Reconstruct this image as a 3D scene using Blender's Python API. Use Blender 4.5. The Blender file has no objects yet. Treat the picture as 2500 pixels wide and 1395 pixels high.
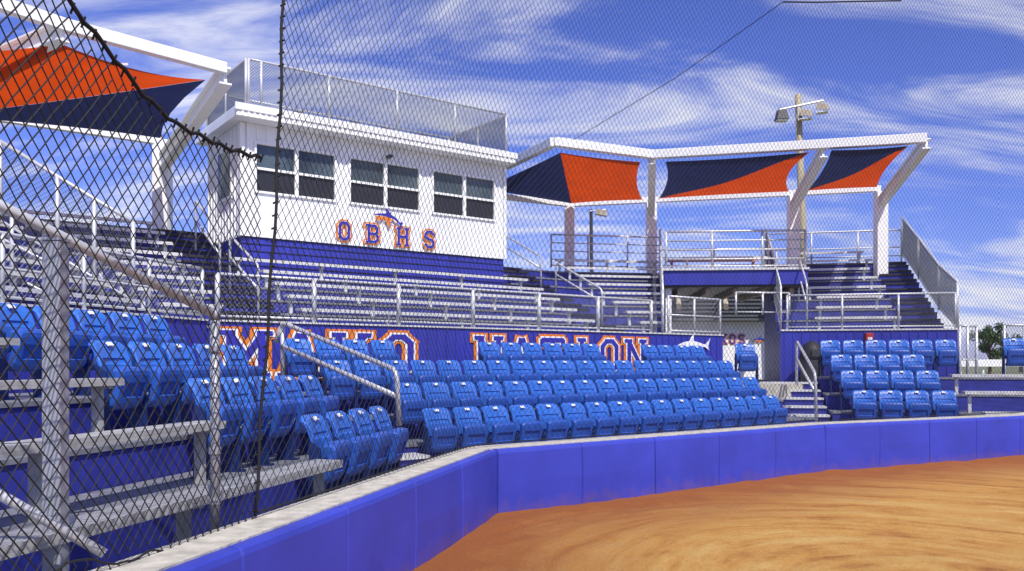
import bpy, bmesh, math, random, bisect
from mathutils import Vector, noise
random.seed(4)
SC=bpy.context.scene
COL=SC.collection
FPX=2050.0; HZ=885.0; EYE=1.75
def P(px,py,Y): return Vector(((px-1250)/FPX*Y, Y, EYE-(py-HZ)/FPX*Y))
def V(*a): return Vector(a)
ORD=['first','second','third','fourth','fifth','sixth','seventh','eighth','ninth','tenth','eleventh','twelfth','thirteenth','fourteenth','fifteenth','sixteenth','seventeenth','eighteenth','nineteenth','twentieth','twenty-first']
# ---------------------------------------------------------------- materials
def mat(name,col,rough=.6,metal=0.0,nscale=6.0,var=.18,bump=0.0,bscale=60.0,dirt=None,trans=0.0,streak=False,dmax=.3):
    m=bpy.data.materials.new(name); m.use_nodes=True
    nt=m.node_tree; N=nt.nodes; L=nt.links
    b=N['Principled BSDF']; b.inputs['Roughness'].default_value=rough; b.inputs['Metallic'].default_value=metal
    geo=N.new('ShaderNodeNewGeometry'); src=geo.outputs['Position']
    if streak:
        mp=N.new('ShaderNodeMapping'); mp.inputs['Scale'].default_value=(1,1,.12); L.new(src,mp.inputs['Vector']); src=mp.outputs[0]
    n=N.new('ShaderNodeTexNoise'); n.inputs['Scale'].default_value=nscale; n.inputs['Detail'].default_value=6; L.new(src,n.inputs['Vector'])
    r=N.new('ShaderNodeValToRGB'); r.color_ramp.elements[0].position=.3; r.color_ramp.elements[1].position=.72
    r.color_ramp.elements[0].color=[c*(1-var) for c in col]+[1]; r.color_ramp.elements[1].color=[min(1,c*(1+var*.6)) for c in col]+[1]
    L.new(n.outputs['Fac'],r.inputs['Fac']); out=r.outputs['Color']
    if dirt:
        sx=N.new('ShaderNodeSeparateXYZ'); L.new(geo.outputs['Position'],sx.inputs[0])
        n2=N.new('ShaderNodeTexNoise'); n2.inputs['Scale'].default_value=7; n2.inputs['Detail'].default_value=8; L.new(geo.outputs['Position'],n2.inputs['Vector'])
        a=N.new('ShaderNodeMath'); a.operation='MULTIPLY_ADD'; a.inputs[1].default_value=.4; L.new(n2.outputs['Fac'],a.inputs[0]); 
        ng=N.new('ShaderNodeMath'); ng.operation='MULTIPLY'; ng.inputs[1].default_value=-1; L.new(sx.outputs['Z'],ng.inputs[0]); L.new(ng.outputs[0],a.inputs[2])
        mr=N.new('ShaderNodeMapRange'); mr.inputs['From Min'].default_value=.0; mr.inputs['From Max'].default_value=.3; mr.inputs['To Max'].default_value=dmax; L.new(a.outputs[0],mr.inputs[0])
        mx=N.new('ShaderNodeMix'); mx.data_type='RGBA'; L.new(mr.outputs[0],mx.inputs[0]); L.new(out,mx.inputs[6]); mx.inputs[7].default_value=dirt+(1,)
        out=mx.outputs[2]
    L.new(out,b.inputs['Base Color'])
    if bump>0:
        n3=N.new('ShaderNodeTexNoise'); n3.inputs['Scale'].default_value=bscale; n3.inputs['Detail'].default_value=4; L.new(geo.outputs['Position'],n3.inputs['Vector'])
        bp=N.new('ShaderNodeBump'); bp.inputs['Strength'].default_value=bump; bp.inputs['Distance'].default_value=.02; L.new(n3.outputs['Fac'],bp.inputs['Height']); L.new(bp.outputs[0],b.inputs['Normal'])
    if trans>0:
        t=N.new('ShaderNodeBsdfTranslucent'); L.new(out,t.inputs['Color']); mx=N.new('ShaderNodeMixShader'); mx.inputs[0].default_value=trans
        L.new(b.outputs[0],mx.inputs[1]); L.new(t.outputs[0],mx.inputs[2]); L.new(mx.outputs[0],N['Material Output'].inputs['Surface'])
    return m
M_pad=mat('blue_vinyl_padding',(.034,.050,.43),.5,nscale=1.5,var=.2,bump=.15,bscale=5,dirt=(.20,.09,.05),dmax=.5)
M_conc=mat('concrete',(.50,.47,.40),.85,nscale=9,var=.32,bump=.5,bscale=50)
M_galv=mat('galvanized_steel',(.60,.61,.63),.42,.3,nscale=12,var=.1)
M_galv2=mat('dull_galvanized_steel',(.38,.39,.43),.5,.3,nscale=6,var=.15)
M_alu=mat('brushed_aluminium',(.68,.68,.66),.45,.15,nscale=5,var=.18)
M_alu2=mat('shaded_aluminium',(.42,.42,.41),.55,.15,nscale=7,var=.3)  # darker aluminium copy, shadow over the near left benches put into its colour
M_mesh=mat('galvanized_wire',(.36,.37,.40),.5,.3)
M_mesh2=mat('dark_wire',(.13,.14,.17),.6,.2)  # wire in a darker grey for roof railings and fences
M_white=mat('white_painted_steel',(.88,.88,.86),.4,nscale=3,var=.06)
M_siding=mat('white_metal_siding',(.86,.87,.88),.45,nscale=2,var=.08,streak=True)
M_bsid=mat('blue_metal_siding',(.032,.040,.37),.45,nscale=3,var=.2,streak=True)
M_riser=mat('blue_painted_riser',(.028,.036,.30),.5,nscale=4,var=.3)
M_tread=mat('ribbed_aluminium_tread',(.24,.25,.29),.55,.3,nscale=10,var=.3)
M_black=mat('black_rubber',(.02,.02,.025),.6)
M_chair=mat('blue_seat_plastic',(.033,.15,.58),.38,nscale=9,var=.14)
M_chair2=mat('shaded_seat_plastic',(.026,.10,.46),.42,nscale=9,var=.16)  # darker copy of the seat blue; shade on the folded seats is in the colour
M_chaird=mat('dark_blue_seat_steel',(.008,.025,.13),.45)
M_tag=mat('white_plate',(.8,.8,.78),.4,var=.05)
M_glass=mat('dark_window_glass',(.08,.11,.13),.06,nscale=1.2,var=.6)
M_screen=mat('dark_window_screen',(.025,.025,.03),.35,var=.2)
M_or=mat('orange_shade_fabric',(.68,.07,.006),.8,nscale=2,var=.12,trans=.5)
M_nv=mat('navy_shade_fabric',(.016,.024,.09),.8,nscale=2,var=.15,trans=.35)
M_net=mat('black_twine',(.008,.008,.009),.8)
M_lb=mat('blue_lettering',(.035,.03,.38),.45,nscale=12,var=.2)
M_lw=mat('white_lettering',(.85,.85,.85),.45,var=.05)
M_lo=mat('orange_lettering',(.74,.20,.02),.5,nscale=12,var=.15)
M_wood=mat('weathered_wood_pole',(.40,.34,.22),.8,nscale=10,var=.35,streak=True)
M_dark=mat('dark_steel',(.05,.05,.055),.5)
M_red=mat('red_paint',(.42,.03,.03),.5)
M_redw=mat('faded_red_plank',(.50,.26,.24),.6)
M_beam=mat('tan_primed_beam',(.42,.36,.27),.7)
M_roofg=mat('grey_metal_roofing',(.10,.11,.12),.5)
M_bark=mat('bark',(.10,.07,.05),.9)
M_leaf=mat('leaves',(.045,.09,.022),.7,nscale=1.0,var=.5)
M_stair=mat('dark_step',(.05,.05,.10),.6,var=.3)
# ---------------------------------------------------------------- mesh builder
def wloc(o):
    l=Vector((0,0,0))
    while o: l+=o.location; o=o.parent
    return l
class F:
    def __init__(s,o,deg):
        s.o=Vector((o[0],o[1],0)); a=math.radians(deg); s.a=a; s.u=Vector((math.cos(a),math.sin(a),0)); s.b=Vector((-math.sin(a),math.cos(a),0))
    def __call__(s,x,w,z=0): 
        p=s.o+s.u*x+s.b*w; return Vector((p.x,p.y,z))
class MB:
    def __init__(s): s.v=[]; s.f=[]
    def add(s,vs,fs):
        n=len(s.v); s.v+= [tuple(q) for q in vs]; s.f+=[tuple(i+n for i in f) for f in fs]; return s
    def box8(s,c): return s.add(c,[(3,2,1,0),(4,5,6,7),(0,1,5,4),(1,2,6,5),(2,3,7,6),(3,0,4,7)])
    def fb(s,f,s0,s1,w0,w1,z0,z1):
        return s.box8([f(s0,w0,z0),f(s1,w0,z0),f(s1,w1,z0),f(s0,w1,z0),f(s0,w0,z1),f(s1,w0,z1),f(s1,w1,z1),f(s0,w1,z1)])
    def box(s,x0,x1,y0,y1,z0,z1):
        return s.fb(F((0,0),0),x0,x1,y0,y1,z0,z1)
    def poly(s,pts,z0,z1):
        n=len(pts); return s.add([(p[0],p[1],z0) for p in pts]+[(p[0],p[1],z1) for p in pts],[tuple(range(n))[::-1],tuple(range(n,2*n))]+[(i,(i+1)%n,n+(i+1)%n,n+i) for i in range(n)])
    def beam(s,p,q,w,h):
        p=Vector(p);q=Vector(q); d=(q-p).normalized(); up=Vector((0,0,1)) if abs(d.z)<.95 else Vector((0,1,0))
        r=d.cross(up).normalized(); t=r.cross(d).normalized(); a=r*w/2; b=t*h/2
        return s.box8([p-a-b,p+a-b,q+a-b,q-a-b,p-a+b,p+a+b,q+a+b,q-a+b])
    def tube(s,pts,r,n=8,cap=True):
        pts=[Vector(p) for p in pts]; m=len(pts); vs=[]; fs=[]; ref=None
        for i,p in enumerate(pts):
            d=(pts[min(i+1,m-1)]-pts[max(i-1,0)]).normalized()
            if ref is None: ref=Vector((0,0,1)) if abs(d.z)<.9 else Vector((1,0,0))
            a=d.cross(ref)
            if a.length<1e-4: a=d.cross(Vector((0,1,0)))
            a.normalize(); b=a.cross(d).normalized()
            rr=r[i] if isinstance(r,(list,tuple)) else r
            for k in range(n):
                t=2*math.pi*k/n; vs.append(p+a*math.cos(t)*rr+b*math.sin(t)*rr)
        for i in range(m-1):
            for k in range(n): fs.append((i*n+k,i*n+(k+1)%n,(i+1)*n+(k+1)%n,(i+1)*n+k))
        if cap and n>3: fs+= [tuple(range(n))[::-1],tuple((m-1)*n+k for k in range(n))]
        return s.add(vs,fs)
    def build(s,name,m,parent=None,smooth=False,fix=True,bevel=0):
        if parent is None:
            xs=[v[0] for v in s.v]; ys=[v[1] for v in s.v]; zs=[v[2] for v in s.v]
            o0=Vector(((min(xs)+max(xs))/2,(min(ys)+max(ys))/2,min(zs)))
        else: o0=wloc(parent)
        me=bpy.data.meshes.new(name); me.from_pydata([(v[0]-o0.x,v[1]-o0.y,v[2]-o0.z) for v in s.v],[],s.f)
        if fix:
            bm=bmesh.new(); bm.from_mesh(me); bmesh.ops.recalc_face_normals(bm,faces=bm.faces); bm.to_mesh(me); bm.free()
        me.materials.append(m)
        if smooth: me.polygons.foreach_set('use_smooth',[True]*len(me.polygons))
        o=bpy.data.objects.new(name,me); COL.objects.link(o)
        if parent is None: o.location=o0
        else: o.parent=parent
        if bevel:
            b=o.modifiers.new('bevel','BEVEL'); b.width=bevel; b.segments=2; b.limit_method='ANGLE'
        return o
def tag(o,label=None,cat=None,group=None,kind=None):
    if label: o['label']=label
    if cat: o['category']=cat
    if group: o['group']=group
    if kind: o['kind']=kind
    return o
def thing(name,loc,label,cat,group=None):
    o=bpy.data.objects.new(name,None); o.empty_display_size=.1; COL.objects.link(o); o.location=loc; return tag(o,label,cat,group)
def copy_tree(o,parent=None):
    c=o.copy(); COL.objects.link(c)
    if parent: c.parent=parent
    for ch in list(o.children): copy_tree(ch,c)
    return c
def netf(mb,W,H,mp,cw,ch,r,step=1.2):
    def go(k,sg):
        if sg>0: y0=max(0,(k-W/cw)*ch); y1=min(H,k*ch)
        else: y0=max(0,-k*ch); y1=min(H,(W/cw-k)*ch)
        if y1-y0<.02: return
        n=max(1,int((y1-y0)/step)); pts=[]
        for i in range(n+1):
            y=y0+(y1-y0)*i/n; x=(k-y/ch)*cw if sg>0 else (k+y/ch)*cw
            pts.append(mp(min(max(x,0),W),y))
        mb.tube(pts,r,3,False)
    k=.5
    while k<W/cw+H/ch: go(k,1); k+=1
    k=-int(H/ch)+.5
    while k<W/cw: go(k,-1); k+=1
def net(mb,A,B,Cc,D,cw,ch,r,step=1.2):
    A,B,Cc,D=map(Vector,(A,B,Cc,D)); W=(B-A).length; H=(D-A).length
    netf(mb,W,H,lambda x,y:A*(1-x/W)*(1-y/H)+B*(x/W)*(1-y/H)+Cc*(x/W)*(y/H)+D*(1-x/W)*(y/H),cw,ch,r,step)
# frames
P0=V(-.16,9.37,0)
FM=F(P0,36.4); FL=F(P0,75.8)
FR=F((7.73,16.5),-12)
U0=FM(-1.6,5.3); FU=F(U0,75.8)
C0=FM(8.4,5.3); FC=F(C0,10)
FG=F((0,0),0)
# ---------------------------------------------------------------- ground
g=MB().add([(-900,-300,-.05),(900,-300,-.05),(900,1500,-.05),(-900,1500,-.05)],[(0,1,2,3)])
M_ground=mat('sandy_grass_ground',(.16,.17,.08),.9,nscale=.4,var=.4,bump=.3,bscale=8)
tag(g.build('ground',M_ground),'flat sandy grass ground around the ballpark','ground',kind='structure')
K1=V(4.885,13.09,0)
d2=V(math.cos(math.radians(26)),math.sin(math.radians(26)),0)
K2=K1+d2*12
KL=P0-FL.u*11.5
wallpts=[KL,P0,K1,K2]
def segdist(p):
    best=99
    for a,b in zip(wallpts[:-1],wallpts[1:]):
        ab=b-a; t=max(0,min(1,(p-a).dot(ab)/ab.length_squared)); best=min(best,(p-a-ab*t).length)
    return best
nx,ny=200,220; x0,y0,dx=-4.0,-4.0,.105
vs=[];ed=[]; CX,CY=3.3,6.6
for j in range(ny):
    for i in range(nx):
        x=x0+i*dx; y=y0+j*dx; p=V(x,y,0); d=segdist(p)
        rr=math.hypot(x-CX,y-CY); aa=math.atan2(y-CY,x-CX)
        z=.012+noise.noise(V(x*.6,y*.6,0))*.02+noise.noise(V(x*3,y*3,4))*.010+.05*math.exp(-d*3)
        z+=noise.noise(V(rr*5,math.cos(aa)*1.5,math.sin(aa)*1.5))*.016
        vs.append((x,y,z)); ed.append(d)
fs=[(j*nx+i,j*nx+i+1,(j+1)*nx+i+1,(j+1)*nx+i) for j in range(ny-1) for i in range(nx-1)]
me=bpy.data.meshes.new('infield_dirt'); me.from_pydata(vs,[],fs)
at=me.attributes.new('edge','FLOAT','POINT'); at.data.foreach_set('value',ed)
me.polygons.foreach_set('use_smooth',[True]*len(me.polygons))
m=bpy.data.materials.new('orange_clay'); m.use_nodes=True; nt=m.node_tree; N=nt.nodes; L=nt.links; b=N['Principled BSDF']; b.inputs['Roughness'].default_value=.95
def nd(t,**k):
    n=N.new(t)
    for a,v in k.items(): setattr(n,a,v)
    return n
def mth(op,a,b_=None,c=None):
    n=N.new('ShaderNodeMath'); n.operation=op
    for i,v in enumerate((a,b_,c)):
        if v is None: continue
        if isinstance(v,(int,float)): n.inputs[i].default_value=v
        else: L.new(v,n.inputs[i])
    return n.outputs[0]
geo=nd('ShaderNodeNewGeometry'); at=nd('ShaderNodeAttribute',attribute_name='edge')
sp_=nd('ShaderNodeSeparateXYZ'); L.new(geo.outputs['Position'],sp_.inputs[0])
ax=mth('SUBTRACT',sp_.outputs[0],CX); ay=mth('SUBTRACT',sp_.outputs[1],CY)
rad=mth('SQRT',mth('ADD',mth('MULTIPLY',ax,ax),mth('MULTIPLY',ay,ay)))
ux=mth('DIVIDE',ax,mth('ADD',rad,.3)); uy=mth('DIVIDE',ay,mth('ADD',rad,.3))
nw=nd('ShaderNodeTexNoise'); nw.inputs['Scale'].default_value=.7; nw.inputs['Detail'].default_value=2; L.new(geo.outputs['Position'],nw.inputs['Vector'])
cmb=nd('ShaderNodeCombineXYZ'); L.new(mth('ADD',mth('MULTIPLY',rad,3.0),mth('MULTIPLY',nw.outputs['Fac'],1.0)),cmb.inputs[0]); L.new(mth('MULTIPLY',ux,1.3),cmb.inputs[1]); L.new(mth('MULTIPLY',uy,1.3),cmb.inputs[2])
n0=nd('ShaderNodeTexNoise'); n0.inputs['Scale'].default_value=1.5; n0.inputs['Detail'].default_value=7; n0.inputs['Roughness'].default_value=.6; L.new(cmb.outputs[0],n0.inputs['Vector'])
n1=nd('ShaderNodeTexNoise'); n1.inputs['Scale'].default_value=1.3; n1.inputs['Detail'].default_value=12; n1.inputs['Roughness'].default_value=.7; L.new(geo.outputs['Position'],n1.inputs['Vector'])
mixv=mth('ADD',mth('MULTIPLY',n0.outputs['Fac'],.52),mth('MULTIPLY',n1.outputs['Fac'],.48))
r1=nd('ShaderNodeValToRGB'); e=r1.color_ramp.elements; e[0].position=.37; e[0].color=(.34,.12,.018,1); e[1].position=.62; e[1].color=(.62,.38,.11,1)
k_=e.new(.48); k_.color=(.53,.26,.05,1); L.new(mixv,r1.inputs[0])
ad=mth('MULTIPLY_ADD',n1.outputs['Fac'],-2.6,at.outputs['Fac'])
re=nd('ShaderNodeMapRange'); re.inputs['From Min'].default_value=-1.0; re.inputs['From Max'].default_value=.7; re.inputs['To Min'].default_value=.97; re.inputs['To Max'].default_value=0; L.new(ad,re.inputs[0])
me2=nd('ShaderNodeMix',data_type='RGBA'); L.new(re.outputs[0],me2.inputs[0]); L.new(r1.outputs[0],me2.inputs[6]); me2.inputs[7].default_value=(.30,.085,.010,1)
n4=nd('ShaderNodeTexNoise'); n4.inputs['Scale'].default_value=42; n4.inputs['Detail'].default_value=7; n4.inputs['Roughness'].default_value=.8; L.new(geo.outputs['Position'],n4.inputs['Vector'])
r4=nd('ShaderNodeMapRange'); r4.inputs['From Min'].default_value=.35; r4.inputs['From Max'].default_value=.65; r4.inputs['To Min'].default_value=.74; r4.inputs['To Max'].default_value=1.14; L.new(n4.outputs['Fac'],r4.inputs[0])
m5=nd('ShaderNodeMix',data_type='RGBA',blend_type='MULTIPLY'); m5.inputs[0].default_value=1; L.new(me2.outputs[2],m5.inputs[6]); L.new(r4.outputs[0],m5.inputs[7]); L.new(m5.outputs[2],b.inputs['Base Color'])
hh=mth('ADD',mth('MULTIPLY',n4.outputs['Fac'],.5),mth('MULTIPLY',n0.outputs['Fac'],.8))
bp=nd('ShaderNodeBump'); bp.inputs['Strength'].default_value=.9; bp.inputs['Distance'].default_value=.05; L.new(hh,bp.inputs['Height']); L.new(bp.outputs[0],b.inputs['Normal'])
me.materials.append(m); o=bpy.data.objects.new('infield_dirt',me); COL.objects.link(o); tag(o,'raked orange clay of the infield in front of the padded wall','dirt',kind='structure')
# ---------------------------------------------------------------- padded wall
dirs=[(b-a).normalized() for a,b in zip(wallpts[:-1],wallpts[1:])]
def off(i,w):
    p=wallpts[i]
    if i==0: d=dirs[0]; return p+V(-d.y,d.x,0)*w
    if i==3: d=dirs[2]; return p+V(-d.y,d.x,0)*w
    a=V(-dirs[i-1].y,dirs[i-1].x,0); b=V(-dirs[i].y,dirs[i].x,0); return p+(a+b)*(w/(1+a.dot(b)))
pw=thing('padded_wall',(P0.x,P0.y,0),'low angled backstop wall with blue vinyl pads and pale concrete top','wall')
w0,w1=.1,.40
vsw=MB()
for i in range(3):
    a,b=off(i,w0),off(i+1,w0); c,d=off(i+1,w1),off(i,w1)
    vsw.box8([V(a.x,a.y,-.05),V(b.x,b.y,-.05),V(c.x,c.y,-.05),V(d.x,d.y,-.05),V(a.x,a.y,.785),V(b.x,b.y,.785),V(c.x,c.y,.785),V(d.x,d.y,.785)])
vsw.build('concrete_wall',M_conc,pw)
for i in range(3):
    A,B=wallpts[i],wallpts[i+1]; Ln=(B-A).length; n=max(1,round(Ln/1.22))
    ff=F(A,math.degrees(math.atan2(dirs[i].y,dirs[i].x)))
    for k in range(n):
        s0=Ln*k/n+.004; s1=Ln*(k+1)/n-.004
        prof=[(.097,0.0),(.010,0.0),(0,.02),(-.004,.4),(.0,.73),(.010,.762),(.03,.772),(.097,.774)]
        mb=MB(); q=len(prof); ns=6; vv=[]; tw=random.uniform(-.006,.006)
        for a in range(ns+1):
            t=a/ns; s=s0+(s1-s0)*t; pinch=.012 if a in(0,ns) else 0
            if a in (1,): s=s0+.012
            if a==ns-1: s=s1-.012
            for (w,z) in prof: vv.append(ff(s,min(.097,w+pinch+(tw+.004*math.sin(3*t+k*2+z*5))*(w<.09)),z))
        fc=[(a*q+j,a*q+j+1,(a+1)*q+j+1,(a+1)*q+j) for a in range(ns) for j in range(q-1)]+[tuple(range(q)),tuple(ns*q+j for j in range(q))[::-1]]
        mb.add(vv,fc).build('pad',M_pad,pw,smooth=False)
# ---------------------------------------------------------------- seats
def shell(mb,prof,wd,thick,xcurve,corner=.04,recess=None,rd=.016):
    nz=len(prof)-1; vs=[]; zb=prof[0][0]; zt=prof[-1][0]
    xs=[-1,-.96,-.86,-.72,-.70,-.35,0,.35,.70,.72,.86,.96,1]; nx=len(xs)-1
    for bk in (0,1):
        for j,(z,y) in enumerate(prof):
            for i,x in enumerate(xs):
                c=corner*max(0,(abs(x)-.7)/.3)**2.2; t=(z-zb)/(zt-zb)
                zz=z-(c*t if t>.5 else -c*(1-t)*.8)
                yy=y+xcurve*(1-x*x)
                if not bk:
                    if abs(x)>.98 or j in(0,nz): yy+=.012
                    if recess and recess[0]<=j<=recess[1] and abs(x)<=.705: yy+=rd
                else: yy+=thick
                vs.append((x*wd/2,yy,zz))
    n=(nx+1)*(nz+1); fs=[]
    for j in range(nz):
        for i in range(nx):
            a=j*(nx+1)+i; fs.append((a,a+1,a+nx+2,a+nx+1)); fs.append((n+a+nx+1,n+a+nx+2,n+a+1,n+a))
    for i in range(nx):
        fs.append((i+1,i,n+i,n+i+1)); a=nz*(nx+1)+i; fs.append((a,a+1,n+a+1,n+a))
    for j in range(nz):
        a=j*(nx+1); fs.append((a,a+nx+1,n+a+nx+1,n+a)); a+=nx; fs.append((a+nx+1,a,n+a,n+a+nx+1))
    mb.add(vs,fs)
seat0=thing('stadium_seat',(0,0,0),'seat','stadium seat','blue folding stadium seats')
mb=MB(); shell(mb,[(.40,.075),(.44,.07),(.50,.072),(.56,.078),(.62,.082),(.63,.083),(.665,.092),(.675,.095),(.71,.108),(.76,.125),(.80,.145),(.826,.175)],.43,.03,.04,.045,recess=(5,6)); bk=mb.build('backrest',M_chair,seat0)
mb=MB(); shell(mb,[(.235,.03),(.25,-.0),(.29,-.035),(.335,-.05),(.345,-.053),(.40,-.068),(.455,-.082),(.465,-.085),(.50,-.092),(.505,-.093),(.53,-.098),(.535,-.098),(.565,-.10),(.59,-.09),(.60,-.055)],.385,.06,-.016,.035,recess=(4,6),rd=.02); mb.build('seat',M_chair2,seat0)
MB().box8([V(-.035,.147,.775),V(.035,.147,.775),V(.035,.177,.804),V(-.035,.177,.804),V(-.035,.138,.784),V(.035,.138,.784),V(.035,.168,.813),V(-.035,.168,.813)]).build('number_plate',M_tag,bk)
for sx in(-1,1):
    x=sx*.228; mb=MB()
    mb.box8([V(x-.010,-.01,0),V(x+.010,-.01,0),V(x+.010,.13,0),V(x-.010,.13,0),V(x-.010,.02,.56),V(x+.010,.02,.56),V(x+.010,.12,.62),V(x-.010,.12,.62)])
    mb.box(x-.03,x+.03,-.05,.14,0,.02)
    mb.build('side_frame',M_chaird,seat0)
    MB().tube([V(sx*.2,.02,.42),V(sx*.22,.02,.42)],.03,8).build('hinge',M_chaird,seat0)
used=[False]
def place(loc,ang,label,sc=1.0,tilt=0):
    o=seat0 if not used[0] else copy_tree(seat0); used[0]=True
    o.location=loc; o.rotation_euler=(0,0,ang+tilt); o.scale=(sc,sc,sc); o['label']=label
def seatrow(f,centers,w,z,desc,sc=1.0,turn=0):
    for i,s in enumerate(centers):
        place(f(s,w,z),f.a+math.radians(turn),'blue folded seat, %s from left, %s'%(ORD[i],desc),sc,random.uniform(-.03,.03))
def lin(a,n,d=.487): return [a+d*(i+.5) for i in range(n)]
seatrow(FM,lin(.29,16),2.02,.30,'front row of long middle block')
seatrow(FM,lin(.30,17),2.87,.63,'second row of long middle block')
seatrow(FM,lin(-.40,19),3.72,.96,'third row of long middle block')
seatrow(FM,lin(-.66,4),4.57,1.29,'back row at left end of lettered wall')
seatrow(FM,lin(2.93,6),4.57,1.29,'back row at centre of lettered wall')
seatrow(FM,lin(6.99,4),4.57,1.29,'back row near white fish emblem')
seatrow(FL,[-2.2,-1.72,-1.24,-.76],.92,.44,'lowest row of edge-on left block',1.02,5)
seatrow(FL,[-2.6,-2.12,-1.64,-1.16,-.68],1.77,.77,'second row of edge-on left block',1.02,5)
seatrow(FL,[-2.75,-2.27,-1.79,-1.31,-.83],2.62,1.10,'third row of edge-on left block',1.02,5)
seatrow(FL,[-2.95,-2.47,-1.99,-1.51,-1.03],3.47,1.43,'top row of left block behind netting',1.02,5)
seatrow(FR,[-.735,-.245,.245,.735],0,.35,'front row of right block',1.02)
seatrow(FR,[-.815,-.325,.165,.655],.85,.74,'second row of right block',1.02)
seatrow(FR,[-.885,-.395,.095,.585],1.7,1.08,'third row of right block',1.02)
seatrow(FR,[-.985,-.495,-.005,.485,.975,1.465],2.55,1.42,'back row of right block',1.02)
place(V(5.19,18.5,1.30),math.radians(5),'lone blue stadium seat standing by the passage opening',1.05)
place(FR(2.86,2.55,1.42),FR.a,'lone blue stadium seat at the far right edge above the benches',1.05)
# ---------------------------------------------------------------- stands
def tier(parent,f,s0,s1,w0,w1,z,zb=0,body=M_riser):
    if s1-s0<.05: return
    MB().fb(f,s0,s1,w0+.02,w1+.02,zb,z-.045).build('riser',body,parent)
    mb=MB(); n=3; wd=(w1-w0)/n
    for i in range(n): mb.fb(f,s0,s1,w0+i*wd+(0 if i==0 else .006),w0+(i+1)*wd-.006,z-.04,z)
    mb.build('tread',M_tread,parent)
LM=thing('lower_grandstand',FM(4,1.6),'middle lower grandstand tiers carrying the long block of blue seats','grandstand')
for i in range(4): tier(LM,FM,-.75-.1*i,9.6+.1*i,1.6+.85*i,2.45+.85*i+(.22 if i==3 else 0),.30+.33*i)
LL=thing('lower_grandstand',FL(-3,.5),'left lower grandstand tiers with seats and aluminium benches behind the near net','grandstand')
for i in range(4): tier(LL,FL,-8.5,.05+.35*i,.5+.85*i,1.35+.85*i+(.75 if i==3 else 0),.44+.33*i)
LR=thing('lower_grandstand',FR(1,-.4),'right lower grandstand tiers with four rows of blue seats','grandstand')
for i in range(4): tier(LR,FR,-1.28,7,-.42+.85*i,.43+.85*i+(.1 if i==3 else 0),[.35,.74,1.08,1.42][i])
def steps_al(name,f,s0,s1,w0,run,z0,rise,n,label):
    t=thing(name,f((s0+s1)/2,w0,0),label,'stairs')
    for i in range(n):
        z=z0+rise*i
        MB().fb(f,s0,s1,w0+run*i,w0+run*(i+1),0,z-.04).build('riser',M_riser,t)
        MB().fb(f,s0,s1,w0+run*i-.04,w0+run*(i+1)-.042,z-.039,z).build('tread',M_alu,t)
    return t
steps_al('stairs',FR,-2.75,-1.32,-.3,.42,.34,.16,7,'aluminium aisle stairs left of the right seat block')
steps_al('stairs',FM,-.72,.2,1.0,.42,.20,.17,3,'small metal steps in the aisle between left and middle seat blocks')
tag(MB().poly([(4.6,17.2),(6.8,19.2),(7.5,30),(4.4,30),(4.2,18.0)],-.04,1.26).build('passage_landing',M_conc),'concrete landing of the passage under the upper platform','landing',kind='structure')
# ---------------------------------------------------------------- benches
def bench(f,s0,s1,w,z,zd,label,group,m=M_alu,name='aluminium_bench',wide=.25):
    if s1-s0<.25: return
    t=thing(name,f((s0+s1)/2,w,zd),label,'bench',group)
    mb=MB(); mb.fb(f,s0,s1,w-wide/2,w-.004,z-.035,z); mb.fb(f,s0,s1,w+.004,w+wide/2,z-.035,z); mb.fb(f,s0,s1,w-wide/2,w-wide/2+.012,z-.06,z-.036)
    mb.build('seat_board',m,t)
    n=max(2,int((s1-s0)/1.5)+1)
    for i in range(n):
        s=s0+.12+(s1-s0-.24)*i/(n-1)
        mb=MB(); mb.fb(f,s-.03,s+.03,w+.0,w+.07,zd,z-.036); mb.fb(f,s-.028,s+.028,w-.09,w-.002,z-.085,z-.04); mb.build('leg',m,t)
for i in range(3):
    bench(FL,-8.2,[-2.55,-2.95,-3.1][i],.78+.85*i,[.93,1.27,1.62][i],.44+.33*i,'near aluminium bench on the %s tier of the left block behind the net'%['lowest','second','third'][i],'near left benches',m=M_alu2)
bench(FL,-8.2,-3.3,3.33,1.95,1.43,'near aluminium bench on the top tier of the left block behind the net','near left benches',m=M_alu2)
for i in range(3):
    bench(FR,1.25 if i else 1.35,6.5,-.15+.85*i,[.80,1.17,1.50][i],[.35,.74,1.08][i],'aluminium bench right of the right seat block on the %s tier'%['lowest','second','third'][i],'right end benches')
RI=['lowest','second','third','fourth','fifth','sixth','seventh','eighth','ninth']
UM=thing('upper_grandstand',FM(3.5,5.4),'middle upper grandstand of blue tiers under the white press box','grandstand')
MB().fb(FM,-1.6,10.2,5.36,6.32,1.3,2.26).build('riser',M_riser,UM); MB().fb(FM,-1.6,10.2,5.36,6.29,2.265,2.30).build('tread',M_tread,UM)
def zk(k): return 2.35+.28*k
for k in range(5):
    w=6.3+.62*k; tier(UM,FM,-1.6-.358*(w-5.3),8.4+.234*(w-5.3),w,w+.62,zk(k),1.0)
for k in range(5,9):
    w=6.3+.62*k; tier(UM,FM,-1.6-.358*(w-5.3),.2,w,w+.62,zk(k),1.0); 
for k in range(5,8):
    w=6.3+.62*k; tier(UM,FM,7.1,8.4+.234*(w-5.3),w,w+.62,zk(k),1.0)
for k in range(5):
    w=6.6+.62*k
    bench(FM,.35 if k<4 else .0,7.3,w,zk(k)+.36,zk(k),'long aluminium bench below the press box, %s row of five'%RI[k],'long middle benches')
for k in range(8):
    w=6.6+.62*k
    bench(FM,-1.55-.34*(w-5.3),-1.0,w,zk(k)+.36,zk(k),'short aluminium bench left of the press box aisle, %s row'%RI[k],'upper left benches')
UL=thing('upper_grandstand',FU(-3,0),'left upper grandstand of blue tiers seen through the near net','grandstand')
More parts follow.
